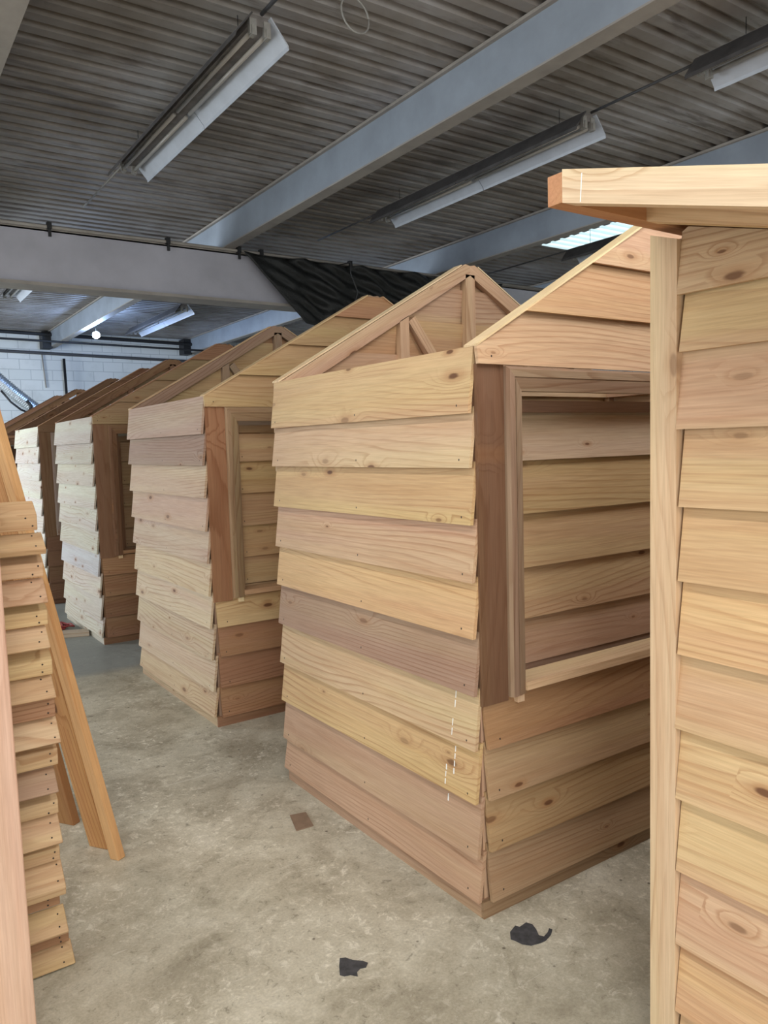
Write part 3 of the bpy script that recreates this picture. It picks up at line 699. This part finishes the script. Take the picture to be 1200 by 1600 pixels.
for i, (a, m_, c_) in enumerate(heights):
    if i: a = min(a, heights[i - 1][2] + .001)
    tilted = i % 2 == 1
    x1_ = xr[i] + random.uniform(-.006, .004); x0_ = x1_ - 1.15
    t = shade(jit([YEL, TAN, TAN, PINK, TAN, PALE, TAN, TAN, BRN, PALE, TAN, MAUVE, TAN, TAN, TAN, TAN, BRN, TAN, BRN, TAN][i], .06), .86)
    if tilted:   # broad face leans back, narrow face below
        q = [(0.548, m_ - .001), (0.554, c_ + .002), (0.625, c_ + .002 + 0.4 * (a - m_)), (0.607, a - .001)]
    else:
        q = [(0.583, m_), (0.585, c_ + .004), (0.628, c_ + .004), (0.635, a - .002)]
    r = thing('nailed_board', (x1_ - .5, .58, c_), 'short cedar board with %s, %s in the stack at left' % (('broad face tilted up' if tilted else 'upright nailed face'), ordn[i]), 'board', 'nailed boards in the left stack')
    mb = MB(); mb.hexa([(x0_, y, z) for y, z in q] + [(x1_, y, z) for y, z in q], 'x', t)
    o = mb.build('board', CEDAR, r)
    bv = o.modifiers.new('b', 'BEVEL'); bv.width = 0.003; bv.segments = 2
    mb = MB()
    for k_ in (0.25 + random.uniform(-.08, .08), 0.76 + random.uniform(-.08, .08)):
        xx = x1_ - 0.012 - random.uniform(0, .022)
        if tilted: p = Vector((xx, q[0][0] + (q[3][0] - q[0][0]) * k_, q[0][1] + (q[3][1] - q[0][1]) * k_)); nn = Vector((0, -(q[3][1] - q[0][1]), (q[3][0] - q[0][0]))).normalized()
        else: p = Vector((xx, q[0][0], q[0][1] + (q[1][1] - q[0][1]) * k_)); nn = Vector((0, -1, 0))
        mb.tube([p - nn * .004, p + nn * .0006], 0.0025, 8)
    mb.build('nail', DARKNAIL, r)
# pale plank standing in front of the stack
mb = MB()
P = [(-1.284, 0.155, 0), (-1.284, 0.195, 0), (-1.43, 0.255, 0), (-1.43, 0.215, 0), (-1.276, 0.30, 1.95), (-1.276, 0.34, 1.95), (-1.424, 0.40, 1.95), (-1.424, 0.36, 1.95)]
mb.hexa(P, 'z', T(.52, .36, .27, .35))
o = mb.build('cedar_plank', CEDAR); bv = o.modifiers.new('b', 'BEVEL'); bv.width = 0.008; bv.segments = 3
tag(o, 'long pinkish plank standing upright at left edge in front of the stack', 'plank')

# boards leaning behind the stack, feet on the floor
def lean(foot, top, w, t, tint, label, wdir=(0.55, -0.83, 0)):
    f, tp = Vector(foot), Vector(top); d = (tp - f).normalized()
    mb = MB(); wd = Vector(wdir); wd = (wd - d * wd.dot(d)).normalized(); td = d.cross(wd).normalized()
    P = []
    for base, flat_ in ((f, True), (tp, False)):
        for a, b_ in ((-1, -1), (1, -1), (1, 1), (-1, 1)):
            p = base + wd * a * w / 2 + td * b_ * t / 2
            if flat_: p = p - d * (p.z / d.z)
            P.append(p)
    mb.hexa(P, 'z', tint); o = mb.build('leaning_board', CEDAR); bv = o.modifiers.new('b', 'BEVEL'); bv.width = 0.003; bv.segments = 2
    return tag(o, label, 'board', 'boards leaning behind the stack')
lean((-0.842, 1.09, 0), (-1.235, 1.14, 2.10), 0.040, 0.036, T(.60, .38, .18, .3), 'front leaning board with pale lit edge, foot nearest the camera')
lean((-0.868, 1.22, 0), (-1.255, 1.22, 2.05), 0.085, 0.036, T(.50, .28, .12, .4), 'orange-brown leaning board, second foot from the camera')
lean((-0.925, 1.50, 0), (-1.30, 1.34, 2.0), 0.085, 0.036, T(.36, .19, .085, .4), 'dark brown leaning board, third foot from the camera')
lean((-0.985, 1.70, 0), (-1.345, 1.44, 2.0), 0.085, 0.036, T(.60, .42, .24, .4), 'farthest leaning board, foot deepest behind the stack')
lean((-1.06, 1.62, 0), (-1.40, 1.30, 2.0), 0.075, 0.036, T(.52, .34, .18, .4), 'leftmost leaning board, seen above the stack at the left edge')
# ---------------------------------------------------------------- floor odds and ends
def blob(name, cx_, cy_, pts, h, mat, label, cat):
    mb = MB(); n = len(pts); V = [(cx_ + p[0], cy_ + p[1], 0.0005) for p in pts] + [(cx_ + p[0], cy_ + p[1], h) for p in pts]
    mb.add(V, [tuple(range(n))[::-1], tuple(range(n, 2 * n))] + [(i, (i + 1) % n, (i + 1) % n + n, i + n) for i in range(n)])
    return tag(mb.build(name, mat), label, cat)
def world_on_floor(u, v):
    rx, ry, rz = (u - 600) / 1210, (v - 800) / 1210, 1.0
    d = Vector((RX[0] * rx + RX[1] * ry + RX[2], RY[0] * rx + RY[1] * ry + RY[2], RZ[0] * rx + RZ[1] * ry + RZ[2]))
    t = -CAM.z / d.z; return CAM + d * t
def patch(name, outline, h, mat, label, cat):
    pts = [world_on_floor(*p) for p in outline]
    c = sum(pts, Vector()) / len(pts)
    return blob(name, c.x, c.y, [(p.x - c.x, p.y - c.y) for p in pts], h, mat, label, cat)
patch('tar_patch', [(798, 1468), (797, 1457), (805, 1447), (812, 1449), (822, 1442), (832, 1445), (838, 1453), (842, 1462), (850, 1464), (856, 1457), (858, 1451), (863, 1453), (861, 1461), (853, 1470), (845, 1474), (830, 1478), (816, 1476), (806, 1471)], 0.002, TAR, 'ragged dark tar patch on the concrete near the corner of the golden shed', 'floor patch')
patch('tar_patch', [(531, 1524), (530, 1510), (531, 1498), (540, 1497), (552, 1501), (566, 1502), (575, 1505), (572, 1512), (563, 1514), (558, 1519), (559, 1526), (548, 1524), (538, 1526)], 0.002, TAR, 'smaller dark tar patch on the concrete at the bottom centre', 'floor patch')
patch('tar_patch', [(1017, 1467), (1024, 1463), (1028, 1470), (1029, 1482), (1022, 1480), (1018, 1474)], 0.002, TAR, 'small dark tar fleck beside the pale corner post', 'floor patch')
patch('cardboard_scrap', [(453, 1275), (478, 1270), (490, 1291), (463, 1299)], 0.004, CARD, 'brown cardboard scrap lying on the floor by the golden shed', 'scrap')
mb = MB(); mb.hexa([(-0.42, 4.99, 0), (-0.42, 4.99, .045), (-0.40, 5.08, .045), (-0.40, 5.08, 0), (0.0 - .03, 4.84, 0), (0.0 - .03, 4.84, .045), (-.03, 4.93, .045), (-.03, 4.93, 0)], 'x', T(.50, .42, .36, .2))
tag(mb.build('wood_offcut', CEDAR), 'greyish wood offcut lying on floor before the third shed', 'board')
mb = MB(); random.seed(3); mb.tube([(-0.24 + 0.19 * cos(t * 1.9) * (0.7 + .3 * sin(t)), 5.28 + 0.13 * sin(t * 2.3), 0.012 + 0.012 * (i % 2) + .01 * (i // 20)) for i, t in enumerate([k_ * 0.3 for k_ in range(60)])], 0.007, 6)
tag(mb.build('extension_cord', CORD), 'tangled dark red cord on the floor behind the wood offcut', 'cord')
